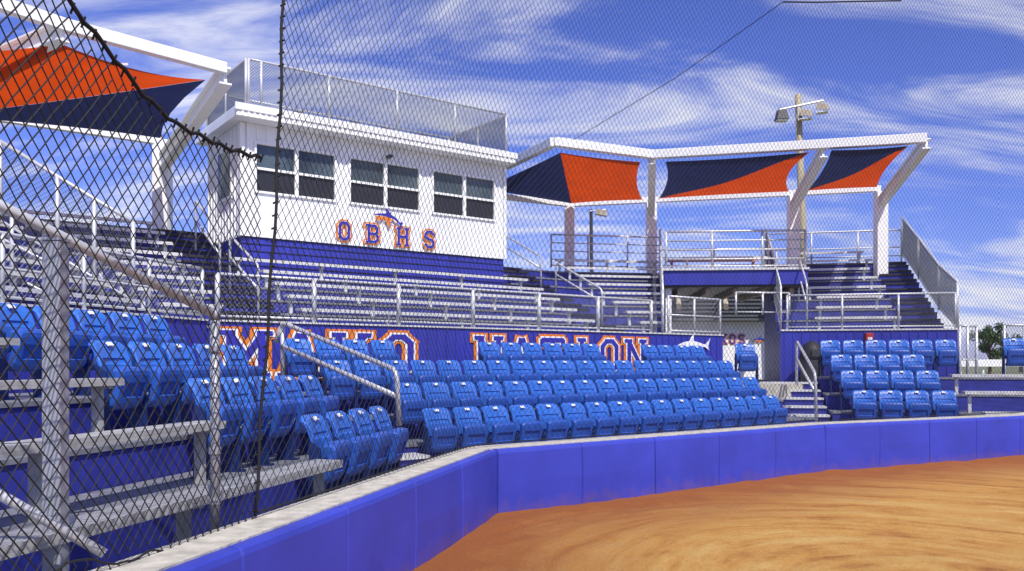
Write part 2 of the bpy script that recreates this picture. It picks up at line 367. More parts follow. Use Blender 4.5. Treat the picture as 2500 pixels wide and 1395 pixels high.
MB().fb(FU,-9,-.02,.06,1.0,1.3,2.26).build('riser',M_riser,UL)
for k in range(8):
    w=1.0+.62*k; tier(UL,FU,-9,.358*w-.02,w,w+.62,zk(k)+.004,1.0)
for k in range(8):
    w=1.3+.62*k
    bench(FU,-8.5,-.1+.3*w-.3,w,zk(k)+.364,zk(k)+.004,'aluminium bench of the left upper stand, %s row'%RI[k],'left upper stand benches',m=M_redw if k==7 else M_alu)
UC=thing('upper_grandstand',FC(0,0),'wedge shaped upper grandstand between the press box and the passage','grandstand')
for k in range(8):
    w=1.0+.62*k; tier(UC,FC,-.234*w-.0,-.05+.35*w,w,w+.62,zk(k)+.006,1.2)
    bench(FC,-.234*w+.0,-.15+.35*(w+.3),w+.3,zk(k)+.37,zk(k)+.006,'short aluminium bench of the wedge stand right of the press box, %s row'%RI[k],'wedge stand benches')
MB().fb(FC,-.3,-.1,.08,.98,1.2,2.28).build('riser',M_riser,UC)
UR=thing('upper_grandstand',FR(0,3.5),'right upper grandstand with blue tiers and side stairs','grandstand')
MB().fb(FR,-1.95,1.9,3.47,4.12,0,2.40).build('riser',M_riser,UR); MB().fb(FR,-1.95,1.9,3.47,4.09,2.405,2.44).build('tread',M_tread,UR)
def zr(k): return 2.52+.3*k
for k in range(8):
    w=4.1+.56*k; tier(UR,FR,-1.95,1.9,w,w+.56,zr(k),0)
    bench(FR,-1.1+(.1*k if k<3 else .0),.9-.09*(k%3),w+.28,zr(k)+.36,zr(k),'aluminium bench of the right upper stand, %s row'%RI[k],'right upper stand benches')
def aisle(f,s0,s1,wb,dw,zf,n,label):
    t=thing('aisle_steps',f((s0+s1)/2,wb,zf(0)),label,'steps')
    for k in range(n):
        w=wb+dw*k; z=zf(k)
        MB().fb(f,s0,s1,w-.30,w+.018,zf(k)-.6,z-.145).build('riser',M_riser,t)
        MB().fb(f,s0,s1,w-.29,w+.018,z-.14,z-.125).build('step',M_stair,t)
        MB().fb(f,s0,s1,w-.33,w-.292,z-.17,z-.12).build('nosing',M_black,t)
        MB().fb(f,s0,s1,w-.025,w+.035,z-.035,z+.006).build('nosing',M_black,t)
aisle(FM,-.9,.15,6.3,.62,zk,9,'blue aisle steps left of the press box')
aisle(FM,7.45,8.35,6.3,.62,zk,8,'blue aisle steps right of the press box')
aisle(FR,1.0,1.88,4.1,.56,zr,8,'blue aisle steps along the right side fence')
# ---------------------------------------------------------------- lettering
G={
'M':([(.9,.5,.9,6.5),(4.1,.5,4.1,6.5),(.9,6.3,2.5,3.0),(4.1,6.3,2.5,3.0)],[(.9,0),(4.1,0),(.6,1),(4.4,1)]),
'A':([(.9,.5,2.3,6.4),(4.1,.5,2.7,6.4),(1.5,2.1,3.5,2.1)],[(.8,0),(4.2,0)]),
'K':([(1,.5,1,6.5),(1.3,3.2,4,6.4),(2.0,3.9,4.1,.5)],[(1,0),(4.1,0),(1,1),(4,1)]),
'O':([(1,1.7,1,5.3),(4,1.7,4,5.3),(1.8,.6,3.2,.6),(1.8,6.4,3.2,6.4),(1,1.6,1.8,.7),(4,1.6,3.2,.7),(1,5.4,1.8,6.3),(4,5.4,3.2,6.3)],[]),
'N':([(1,.5,1,6.5),(4.1,.5,4.1,6.5),(1.1,6.2,4,.8)],[(1,0),(4.1,1),(.8,1)]),
'T':([(2.5,.5,2.5,6.4),(.6,6.4,4.4,6.4),(.5,6.3,.5,5.4),(4.5,6.3,4.5,5.4)],[(2.5,0)]),
'I':([(2.5,.5,2.5,6.5)],[(2.5,0),(2.5,1)]),
'B':([(1,.6,1,6.4),(1,6.4,3.3,6.4),(1,3.5,3.4,3.5),(1,.6,3.3,.6),(4,5.6,4,4.4),(4.1,2.7,4.1,1.4),(3.3,6.3,4,5.6),(3.4,3.6,4,4.3),(3.4,3.4,4.1,2.7),(3.4,.7,4.1,1.4)],[(.7,0),(.7,1)]),
'H':([(1,.5,1,6.5),(4,.5,4,6.5),(1,3.5,4,3.5)],[(1,0),(4,0),(1,1),(4,1)]),
'S':([(1,5.4,1,4.6),(1,4.4,1.8,3.7),(1.8,3.6,3.3,3.4),(3.3,3.4,4,2.6),(4,2.5,4,1.6),(4,1.5,3.2,.6),(1.8,.6,3.2,.6),(1,1.6,1.8,.7),(1,5.5,1.8,6.3),(1.8,6.4,3.2,6.4),(3.2,6.3,4,5.5)],[]),
}
def strokes(mb,f,w,s0,z0,sx,sy,ch,half,offs):
    st,ser=G[ch]; L_=list(st)
    for (x,tp) in ser:
        y=6.55 if tp else .45; L_.append((x-.55,y,x+.55,y))
    for i,(x1,y1,x2,y2) in enumerate(L_):
        d=Vector((x2-x1,y2-y1)); 
        d.normalize(); n=Vector((-d.y,d.x)); h=half*(.8 if i>=len(st) else 1); e=(half-.12) if i>=len(st) else half*.62
        a=Vector((x1,y1))-d*e; b=Vector((x2,y2))+d*e
        pts=[a-n*h,b-n*h,b+n*h,a+n*h]
        mb.add([f(s0+p.x*sx,w-offs-i*.0004,z0+p.y*sy) for p in pts],[(0,1,2,3)])
def letter(f,w,s0,z0,sx,sy,ch,parent,half=.5,borders=True,m=None,o1=.24,o2=.75):
    mb=MB(); strokes(mb,f,w,s0,z0,sx,sy,ch,half,.026 if borders else .012); o=mb.build('letter',m or M_lb,parent,fix=False)
    if borders:
        mb=MB(); strokes(mb,f,w,s0,z0,sx,sy,ch,half+o1,.016); mb.build('inner_outline',M_lw,o,fix=False)
        mb=MB(); strokes(mb,f,w,s0,z0,sx,sy,ch,half+o2,.006); mb.build('outer_outline',M_lo,o,fix=False)
SHT=[(0,1.6),(1,2.0),(2.2,2.4),(3.9,2.65),(4.2,3.3),(5.1,4.0),(5.0,2.7),(6.6,2.4),(8.3,2.0),(9.2,2.7),(10,3.4),(9.2,1.8),(9.6,.9),(8.3,1.55),(6,1.5),(3,1.5)]
SHB=[(.2,1.5),(3,1.42),(6,1.42),(8.0,1.45),(6.5,1.0),(5.2,.8),(4.9,-.1),(4.1,-.9),(3.9,.75),(2.4,.8),(1.1,1.1)]
def emblem(f,w,s0,z0,sc,parent,top,bot,T=SHT,B=SHB,name='fish_emblem'):
    a=MB().add([f(s0+x*sc,w-.03,z0+y*sc) for x,y in T],[tuple(range(len(T)))]).build(name,top,parent,fix=False)
    MB().add([f(s0+x*sc,w-.032,z0+y*sc) for x,y in B],[tuple(range(len(B)))]).build('emblem_belly',bot,a,fix=False)
def ribwall(mb,f,s0,s1,w,z0,z1,step,th=.1,rib=.02,rw=.04):
    mb.fb(f,s0,s1,w,w+th,z0,z1); s=s0+step/2
    while s<s1-.05: mb.fb(f,s-rw/2,s+rw/2,w-rib,w-.0005,z0+.002,z1-.002); s+=step
LW=thing('lettered_wall',FM(4.4,5.3,1.25),'blue ribbed metal wall with big orange and white outlined team lettering','wall')
mb=MB(); ribwall(mb,FM,-1.46,10.26,5.3,1.25,2.37,.2,.05,.014,.025); mb.build('wall_panel',M_bsid,LW)
MB().fb(FM,-1.46,10.26,5.27,5.37,2.372,2.40).build('cap',M_alu,LW)
for i,ch in enumerate('MAKO'): letter(FM,5.284,-1.42+.89*i,1.50,.155,.108,ch,LW,half=.4,o1=.26,o2=.68)
for i,ch in enumerate('NATION'): letter(FM,5.284,3.22+.765*i,1.50,.132,.108,ch,LW,half=.4,o1=.26,o2=.68)
emblem(FM,5.284,8.6,1.92,.118,LW,M_lw,M_lb)
WLU=thing('ribbed_wall',FU(-4,0,1.3),'blue ribbed metal wall behind the top row of the left block','wall')
mb=MB(); ribwall(mb,FU,-9,-.03,.0,1.4,2.37,.3,.05,.014,.03); mb.build('wall_panel',M_bsid,WLU); MB().fb(FU,-9,-.03,-.03,.055,2.372,2.4).build('cap',M_alu,WLU)
WR=thing('ribbed_wall',FR(0,3.4,0),'blue ribbed metal wall behind the right seat block','wall')
mb=MB(); ribwall(mb,FR,-2.01,1.92,3.4,0,2.5,.2,.06,.014,.025); mb.build('wall_panel',M_bsid,WR); MB().fb(FR,-2.01,1.92,3.37,3.468,2.502,2.54).build('cap',M_alu,WR)
# ---------------------------------------------------------------- press box
PB=thing('press_box',FM(3.6,9.5,4.35),'white press box building with three dark window pairs above the stands','building')
mb=MB(); z0,z1=4.35,6.68; WS=[(.576,2.398),(2.692,4.517),(4.83,6.67)]; zt,zb=6.32,5.26
segs=[.32]+[x for a in WS for x in a]+[6.97]
mb.fb(FM,.32,6.97,9.5,9.6,z0,zb); mb.fb(FM,.32,6.97,9.5,9.6,zt,z1)
for i in range(0,8,2): mb.fb(FM,segs[i],segs[i+1],9.5,9.6,zb,zt)
mb.fb(FM,.32,.42,9.6,11.7,z0,z1); mb.fb(FM,6.87,6.97,9.6,11.7,z0,z1); mb.fb(FM,.42,6.87,11.6,11.7,z0,z1)
s=.44
while s<6.9:
    inside=any(a-.06<s<b+.06 for a,b in WS)
    mb.fb(FM,s-.022,s+.022,9.474,9.4995,z0,zb-.06)
    mb.fb(FM,s-.022,s+.022,9.474,9.4995,zt+.05 if inside else zb-.06,z1)
    s+=.205
w=9.7
while w<11.7:
    mb.fb(FM,.294,.3195,w-.02,w+.02,z0,z1); mb.fb(FM,6.9705,6.984,w-.014,w+.014,z0,z1); w+=.2
mb.build('wall',M_siding,PB)
MB().poly([FM(.28,9.465),FM(.37,9.465),FM(.37,9.473),FM(.288,9.473),FM(.288,9.6),FM(.28,9.6)],4.35,6.67).build('corner_trim',M_white,PB)
MB().fb(FM,6.92,7.0,9.46,9.472,4.35,6.67).build('corner_trim',M_white,PB)
MB().fb(FM,.33,6.96,9.54,11.68,1.5,4.345).build('blue_base',M_bsid,PB)
for z in (3.75,3.9,4.05,4.2,4.32): MB().fb(FM,.33,6.96,9.522,9.539,z,z+.012).build('base_seam',M_black,PB)
for (a,b) in WS:
    fr=MB(); t_=.045
    fr.fb(FM,a,b,9.46,9.56,zb,zb+t_); fr.fb(FM,a,b,9.46,9.56,zt-t_,zt); fr.fb(FM,a,a+t_,9.46,9.56,zb+t_,zt-t_); fr.fb(FM,b-t_,b,9.46,9.56,zb+t_,zt-t_)
    mid=(a+b)/2; fr.fb(FM,mid-.04,mid+.04,9.462,9.56,zb+t_,zt-t_)
    zm=(zb+zt)/2-.02
    fr.fb(FM,a+t_,mid-.04,9.465,9.56,zm-.025,zm+.025); fr.fb(FM,mid+.04,b-t_,9.465,9.56,zm-.025,zm+.025)
    o=fr.build('window',M_white,PB)
    for (p,q) in((a+t_,mid-.04),(mid+.04,b-t_)):
        MB().fb(FM,p,q,9.53,9.54,zm+.025,zt-t_).build('pane',M_glass,o); MB().fb(FM,p,q,9.51,9.52,zb+t_,zm-.025).build('pane',M_screen,o)
o=MB().fb(FM,.26,.319,10.0,10.9,5.2,6.3).build('window',M_white,PB); MB().fb(FM,.25,.2595,10.06,10.84,5.26,6.24).build('pane',M_glass,o)
MB().fb(FM,.08,7.02,9.1,11.95,6.685,6.90).build('roof',M_siding,PB,bevel=.01)
MB().fb(FM,.05,7.05,9.06,9.098,6.80,6.94).build('fascia_trim',M_white,PB)
mb=MB(); mb.fb(FM,.1,7.0,9.088,9.0995,6.69,6.795)
s=.2
while s<7.0: mb.fb(FM,s-.02,s+.02,9.07,9.0875,6.69,6.795); s+=.12
mb.build('eave_trim',M_white,PB)
for i,ch in enumerate('OBHS'): letter(FM,9.47,[2.40,3.10,3.86,4.57][i],4.43,.07,.062,ch,PB,half=.46,o1=.16,o2=.72)
ET=[(0,2.6),(1.6,3.1),(3.4,3.3),(4.6,3.4),(4.3,4.3),(4.6,5.0),(5.6,3.9),(6.2,3.2),(7.8,2.4),(9.0,1.2),(9.7,1.4),(10.2,.9),(9.5,.5),(9.9,-.6),(9.0,.2),(8.4,1.0),(7,1.9),(5,2.5),(2.4,2.6)]
EB=[(.6,2.4),(2.4,2.5),(5,2.35),(6.6,1.8),(8.2,.7),(7.0,1.2),(5.8,1.5),(5.6,.6),(6.4,-1.2),(5.0,0.0),(4.3,1.5),(2.6,1.5),(1.8,.7),(1.6,1.6)]
emblem(FM,9.462,3.25,4.87,.078,PB,M_lb,M_lo,T=ET,B=EB)
MB().fb(FM,3.62,3.70,9.3,9.48,6.40,6.46).build('camera_bracket',M_dark,PB)
for i,s in enumerate([1.6,2.9,3.7,4.7,5.6]):
    t=thing('floodlight',FM(s,9.7,6.90),'small dark floodlight on the press box roof, %s from the left'%ORD[i],'floodlight','roof floodlights')
    MB().tube([FM(s,9.7,6.90),FM(s,9.7,7.05)],.02,6).build('stem',M_dark,t); MB().fb(FM,s-.07,s+.07,9.64,9.72,7.04,7.16).build('lamp_head',M_dark,t,bevel=.01)
# ---------------------------------------------------------------- railings
def railing(bases,h,label,mids=(.5,),mesh=True,r=.024,bottom=True,name='railing',cell=.075,mr=.0019,m=M_galv,cat='railing',pr=None,mm=None):
    bases=[Vector(b) for b in bases]; t=thing(name,bases[0],label,cat)
    up=V(0,0,h); 
    for b in bases: MB().tube([b,b+up],pr or r*1.15,8).build('post',m,t,smooth=True)
    MB().tube([b+up for b in bases],r,8).build('top_rail',m,t,smooth=True)
    for q in mids: MB().tube([b+up*q for b in bases],r*.75,6).build('mid_rail',m,t,smooth=True)
    if bottom: MB().tube([b+V(0,0,.06) for b in bases],r*.75,6).build('bottom_rail',m,t,smooth=True)
    if mesh:
        for a,b in zip(bases[:-1],bases[1:]):
            mb=MB(); net(mb,a+V(0,0,.05),b+V(0,0,.05),b+up,a+up,cell,cell,mr,step=9); mb.build('chain_link_mesh',mm or M_mesh,t,fix=False)
    return t
railing([FM(-1.45+1.56*j,5.33,2.40) for j in range(7)],.70,'long chain link guard rail on top of the lettered wall',mids=(),pr=.04)
RK=dict(mids=(),mr=.0055,mm=M_mesh2,cell=.062)
railing([FM(x,9.2,6.91) for x in (.36,.62,2.1,3.75,5.3,6.8)],.98,'chain link railing along the front of the press box roof',**RK)
railing([FM(.32,w,6.91) for w in (9.25,10.5,11.85)],.98,'chain link railing on the left side of the press box roof',**RK)
railing([FM(6.84,w,6.91) for w in (9.25,10.5,11.85)],.98,'chain link railing on the right side of the press box roof',**RK)
railing([FM(x,11.87,6.91) for x in (.36,2.5,4.9,6.8)],.98,'chain link railing along the back of the press box roof',mids=(),mr=.003,mm=M_mesh2)
railing([FR(s,3.44,2.54) for s in (-1.85,-.6,.65,1.88)],.82,'chain link guard rail on the right blue wall',mids=())
fr=[FR(1.92,3.44,2.5),FR(1.92,4.9,3.05),FR(1.92,6.8,4.0),FR(1.92,8.6,4.85)]
railing(fr,1.12,'tall sloping chain link fence down the right side of the stand',mids=(),r=.03,name='side_fence',cat='fence',mr=.0055,mm=M_mesh2,cell=.065)
railing([FR(s,8.62,4.62) for s in (-1.9,-.6,.7,1.9)],1.0,'rear guard rail at the top of the right stand',mids=(.5,.25))
railing([FR(-1.93,w,z) for w,z in ((4.1,2.55),(5.6,3.3),(7.2,4.15),(8.5,4.7))],1.1,'sloping rail down the left side of the right stand',mids=(.5,),mr=.0035,mm=M_mesh2)
railing([FC(-1.3,6.0,4.5),FC(-.2,6.0,4.5),FC(1.0,6.0,4.5),FC(2.0,6.0,4.5)],.95,'rear guard rail at the top of the wedge stand',mids=(.5,.25,.75),mesh=False)
railing([FC(-.1+.35*w,w,zk((w-1)/.62)) for w in (1.0,2.6,4.2,5.9)],1.1,'dark looking end fence on the right side of the wedge stand',mids=(),r=.03,cell=.06,mr=.004,name='side_fence',cat='fence',mm=M_dark)
railing([FM(8.45,5.33,2.40),FM(9.3,5.33,2.40),FM(10.2,5.33,2.40)],.82,'gated chain link rail above the small wall emblem',mids=(.5,))
railing([V(5.6,21.0,2.95),V(6.3,21.1,2.95),V(7.0,21.2,2.95)],.55,'short pipe rail panel hanging beside the passage',mids=(),mesh=False)
def handrail(pts,posts,label,r=.024):
    t=thing('handrail',Vector(pts[-1]),label,'handrail'); 
    MB().tube(pts,r,10).build('grip_rail',M_galv,t,smooth=True)
    for p in posts:
        MB().tube(p,r,10).build('post',M_galv,t,smooth=True)
    return t
def curve(pts,n=5,rad=.12):
    out=[Vector(pts[0])]
    for a,b,c in zip(pts[:-2],pts[1:-1],pts[2:]):
        a,b,c=map(Vector,(a,b,c)); p=b+(a-b).normalized()*rad; q=b+(c-b).normalized()*rad
        for i in range(n+1):
            t=i/n; out.append(p*(1-t)**2+b*2*t*(1-t)+q*t*t)
    out.append(Vector(pts[-1])); return out
a=P(672,838,12.4); b=P(690,788,12.4); c=P(968,905,9.75); d=P(975,1040,9.75)
handrail(curve([a,b,c,d]),[[P(688,845,12.4),P(969,968,9.75)],[P(690,790,12.4),P(690,920,12.4)]],'bright bent pipe handrail in the aisle between left and middle seats',.032)
handrail(curve([P(1945,940,18.2),P(1945,832,18.2),P(1990,912,16.6),P(1993,1030,16.6)]),[[P(1947,880,18.1),P(1991,960,16.6)]],'bent pipe handrail on the stairs beside the trash can',.03)
handrail(curve([FM(7.9,8.6,3.5),FM(7.9,8.6,4.25),FM(7.9,6.9,3.45),FM(7.9,6.9,2.6)]),[[FM(7.9,8.6,3.95),FM(7.9,6.9,3.15)]],'pipe handrail on the upper aisle right of the press box')
handrail(curve([FM(7.9,10.9,4.5),FM(7.9,10.9,5.25),FM(7.9,9.2,4.45),FM(7.9,9.2,3.6)]),[[FM(7.9,10.9,4.95),FM(7.9,9.2,4.15)]],'pipe handrail at the top of the aisle right of the press box')
handrail(curve([FM(-.4,10.2,4.0),FM(-.4,10.2,5.1),FM(-.4,8.6,4.2),FM(-.4,8.6,3.3)]),[[FM(-.4,10.2,4.7),FM(-.4,8.6,3.8)]],'pipe handrail near the left corner of the press box')
handrail(curve([FM(-.4,8.0,3.0),FM(-.4,8.0,4.1),FM(-.4,6.5,3.4),FM(-.4,6.5,2.4)]),[[FM(-.4,8.0,3.7),FM(-.4,6.5,3.0)]],'pipe handrail low in the aisle left of the press box')
handrail(curve([FR(-1.3,5.8,3.4),FR(-1.3,5.8,4.6),FR(-1.3,4.2,3.7),FR(-1.3,4.2,2.5)]),[[FR(-1.3,5.8,4.1),FR(-1.3,4.2,3.2)]],'pipe handrail at the left edge of the right upper stand')
railing([P(0,345,13.2)-V(0,0,1.3),P(140,431,13.2)-V(0,0,1.3),P(230,486,13.2)-V(0,0,1.3),P(325,542,13.2)-V(0,0,1.3)],1.3,'sloping chain link stair rail in the left upper stand',mids=(),r=.03,mr=.004,mm=M_mesh2)
railing([FU(-.1-1.2*j,.03,2.40) for j in range(6)],.75,'chain link guard rail on the left ribbed wall',mids=(.5,))
railing([FU(-1.5,1.2+.9*j,2.5+.41*j) for j in range(5)],1.0,'sloping pipe rail crossing the left upper benches',mids=(.5,),mesh=False)
# ---------------------------------------------------------------- passage platform and building
PF=thing('upper_platform',V(6,23,3.7),'blue edged platform bridging the passage right of centre','platform')
MB().poly([(4.05,22.3),(7.75,22.0),(8.1,25.6),(4.3,26.0)],3.80,4.18).build('deck',M_bsid,PF)
MB().poly([(4.0,22.25),(7.78,21.95),(8.15,25.65),(4.25,26.05)],4.183,4.24).build('edge_trim',M_alu,PF)
MB().poly([(4.06,22.4),(7.7,22.1),(8.05,25.5),(4.35,25.9)],3.74,3.795).build('soffit',M_dark,PF)
for i in range(5):
    x=4.5+.75*i; MB().beam(V(x,22.5,3.66),V(x+.2,25.6,3.66),.12,.15).build('joist',M_beam,PF)
for (x,y) in ((4.2,22.6),(4.5,25.7),(7.9,25.3)): MB().beam(V(x,y,1.2),V(x,y,3.735),.16,.16).build('column',M_white,PF)
railing([V(4.1,22.35,4.24),V(5.3,22.25,4.24),V(6.6,22.15,4.24),V(7.7,22.05,4.24)],.98,'four pipe guard rail on the front of the upper platform',mids=(.25,.5,.75),mesh=False,r=.03)
railing([V(4.35,25.9,4.24),V(6.2,25.75,4.24),V(8.05,25.55,4.24)],.98,'pipe guard rail on the back of the upper platform',mids=(.25,.5,.75),mesh=False)
bench(F((4.6,24.8),-4),0,2.6,0,4.75,4.24,'faded red bench board on the upper platform','platform benches',m=M_redw)
bench(F((4.8,23.6),-4),0,2.4,0,4.70,4.24,'aluminium bench on the upper platform','platform benches')
CB=thing('concession_building',V(7.5,33,0),'white low building with small orange lettering seen through the passage','building')
MB().box(3.5,12.0,32,37,0,3.3).build('wall',M_siding,CB)
MB().box(3.0,12.5,31.5,37.5,3.32,3.40).build('porch_roof',M_roofg,CB)
mb=MB(); mb.box(3.0,12.5,31.9,37.4,3.41,4.85)
for i in range(9): mb.box(3.0,12.5,31.82-.0,31.895,3.48+.15*i,3.55+.15*i)
mb.build('louvered_front',M_roofg,CB)
for i,x in enumerate((4.3,6.0,7.7,9.4,11.1)): MB().beam(V(x,30.2,3.75),V(x+.3,31.8,4.35),.16,.22).build('brace',M_beam,CB)
for i,x in enumerate((5.0,)):
    o=MB().box(x,x+1.5,31.95,31.998,1.1,2.2).build('window',M_white,CB); MB().box(x+.08,x+1.42,31.93,31.948,1.18,2.12).build('pane',M_glass,o)
for i,ch in enumerate('MAKOS'): letter(FG,31.99,7.20+.35*i,2.44,.058,.055,ch,CB,half=.42,o1=.12,o2=.6)
emblem(FG,31.96,9.15,2.5,.06,CB,M_lb,M_lo)
tc=thing('trash_can',V(7.0,19.6,1.26),'dark round trash can with domed lid beside the passage','trash can')
c=V(6.98,19.55,1.2)
MB().tube([c+V(0,0,h) for h in (0,.03,.6,.62)],[.24,.25,.27,.27],18).build('bin_body',M_dark,tc,smooth=True)
MB().tube([c+V(0,0,h) for h in (.62,.66,.85,.98,1.05)],[.28,.28,.26,.17,.05],18).build('domed_lid',M_black,tc,smooth=True)
MB().box(6.88,7.08,19.26,19.30,1.88,2.04).build('flap',M_dark,tc)
q=P(2120,845,19.55); rb=thing('alarm_box',q,'small red box mounted on the blue wall behind the right seats','box')
MB().box(q.x-.09,q.x+.09,q.y-.09,q.y+.05,q.z,q.z+.3).build('case',M_red,rb,bevel=.01); MB().box(q.x-.05,q.x+.05,q.y-.1,q.y-.092,q.z+.08,q.z+.2).build('front_plate',M_tag,rb)
# ---------------------------------------------------------------- canopies
CR=thing('shade_canopy_frame',P(1590,640,25.5),'long white steel canopy frame over the right stands','canopy frame')
fp=[P(1235,405,24.4),P(1352,347,21.2),P(1592,378,22),P(2262,338,20)]
bp_=[P(1232,481,24.6),P(1390,499,26),P(1590,489,25.5),P(1937,472,24.1),P(2150,461,23.5)]
for a,b in zip(fp[:-1],fp[1:]): MB().beam(a,b,.2,.22).build('front_beam',M_white,CR,bevel=.01)
for a,b in zip(bp_[:-1],bp_[1:]): MB().beam(a,b,.16,.16).build('back_beam',M_white,CR,bevel=.01)
def ibeam(p,q,w,h,name,par):
    mb=MB(); p=Vector(p);q=Vector(q); d=(q-p).normalized(); up=V(0,0,1) if abs(d.z)<.95 else V(0,1,0); r=d.cross(up).normalized(); t=r.cross(d).normalized()
    mb.beam(p,q,w*.25,h*.86); mb.beam(p+t*h*.46,q+t*h*.46,w,h*.1); mb.beam(p-t*h*.46,q-t*h*.46,w,h*.1); mb.build(name,M_white,par)
for i,(a,b) in enumerate(((bp_[1],fp[1]),(bp_[2],fp[2]),(bp_[3],P(2010,360,20.7)),(bp_[4],fp[3]))):
    if i: ibeam(a-V(0,0,.4),b-V(0,0,.12),.2,.26,'arm',CR)
    MB().beam(V(a.x,a.y,0),V(a.x,a.y,a.z-.1),.3,.3).build('column',M_white,CR,bevel=.01)
CLf=thing('shade_canopy_frame',P(400,560,19),'white steel canopy frame over the left stand','canopy frame')
lf=[P(-500,-160,11.0),P(155,62,13.3),P(550,168,15.3)]
MB().beam(lf[0],lf[1],.16,.2).build('front_beam',M_white,CLf,bevel=.01); MB().beam(lf[1],lf[2],.16,.2).build('front_beam',M_white,CLf,bevel=.01)
lb=P(397,345,19.0); lb2=P(-250,250,16.0)
MB().beam(lb,lb2,.14,.18).build('back_beam',M_white,CLf,bevel=.01)
MB().beam(V(lb.x,lb.y,0),V(lb.x,lb.y,lb.z),.34,.34).build('column',M_white,CLf,bevel=.01)
ibeam(lb-V(0,0,.5),lf[2]-V(0,0,.12),.22,.34,'arm',CLf); ibeam(lb2,lf[1]-V(0,0,.1),.2,.3,'arm',CLf)
def sail_grid(cs,n,pull,sagz,part,mats_parts,parent):
    A,B,Cc,D=map(Vector,cs)
    def pt(u,v):
        uu=.5+(u-.5)*(1-pull[0]*4*v*(1-v)) if u<.5 else .5+(u-.5)*(1-pull[1]*4*v*(1-v))
        vv=.5+(v-.5)*(1-(pull[2] if v<.5 else pull[3])*4*u*(1-u))
        p=A*(1-uu)*(1-vv)+B*uu*(1-vv)+Cc*uu*vv+D*(1-uu)*vv
        p.z-=sagz*16*u*(1-u)*v*(1-v); return p
    groups={}
    for j in range(n):
        for i in range(n):
            a,b,c,d=[(i,j),(i+1,j),(i+1,j+1),(i,j+1)]
            for tri in ((a,b,d),(b,c,d)):
                cu=sum(t[0] for t in tri)/3/n; cv=sum(t[1] for t in tri)/3/n
                groups.setdefault(part(cu,cv),[]).append(tri)
    for key,tris in groups.items():
        vs=[];ix={};fs=[]
        for tri in tris:
            f=[]
            for t in tri:
                if t not in ix: ix[t]=len(vs); vs.append(pt(t[0]/n,t[1]/n))
                f.append(ix[t])
            fs.append(tuple(f))
        MB().add(vs,fs).build(mats_parts[key][0],mats_parts[key][1],parent,fix=False,smooth=True)
MP={'n':('navy_panel',M_nv),'o':('orange_panel',M_or)}
diag=lambda u,v:'n' if u+v<1 else 'o'
s1=thing('shade_sail',P(1390,440,23),'navy and orange shade sail directly right of the press box','shade sail','right shade sails')
sail_grid([P(1228,440,23.6),P(1368,373,21.5),P(1395,497,25.8),P(1232,470,24.5)],8,(0,0,.02,.0),.05,lambda u,v:'n',MP,s1)
sail_grid([P(1368,373,21.5),P(1563,396,22),P(1568,488,25.2),P(1395,497,25.8)],10,(0,.12,.04,.04),.1,lambda u,v:'o',MP,s1)
s2=thing('shade_sail',P(1790,430,23),'wide shade sail, navy above orange, middle of the right canopy','shade sail','right shade sails')
sail_grid([P(1625,395,21.9),P(1977,372,20.7),P(1926,468,23.8),P(1608,485,25.0)],14,(.08,.14,.06,.03),.12,diag,MP,s2)
s3=thing('shade_sail',P(2090,410,22),'small shade sail, navy above orange, at the right end of the canopy','shade sail','right shade sails')
sail_grid([P(2030,367,20.5),P(2217,357,20.1),P(2141,457,23.3),P(1970,466,23.7)],12,(.10,.14,.05,.03),.1,diag,MP,s3)
s4=thing('shade_sail',P(250,230,15),'large orange and navy shade sail over the left stand behind the netting','shade sail')
T1,T2,T3,T4,T5=P(-160,140,13.2),P(155,110,13.5),P(502,195,15.4),P(392,338,18.2),P(-160,285,16.2)
def edge_patch(top,bot,name,m):
    n=len(top); MB().add(top+bot,[(k,k+1,n+k+1,n+k) for k in range(n-1)]).build(name,m,s4,fix=False,smooth=True)
def arc(a,b,dip,nn=14): return [a*(1-t)+b*t+dip*4*t*(1-t) for t in [i/nn for i in range(nn+1)]]
topl=arc(T1,T2,V(0,0,0),5)+arc(T2,T3,V(0,0,-.12),12)[1:]
botl=arc(T5,T3,V(0,0,-.02),len(topl)-1)
edge_patch(topl,botl,'orange_panel',M_or)
b2=arc(T5,T4,V(0,0,.06),len(topl)-5)+arc(T4,T3,V(-.25,.1,.0),4)[1:]
edge_patch([q-V(0,0,.003) for q in botl],b2[:len(topl)],'navy_panel',M_nv)
q=P(312,163,14.6); MB().box(q.x-.06,q.x+.06,q.y-.12,q.y-.115,q.z-.02,q.z+.02).build('maker_tag',M_tag,s4)
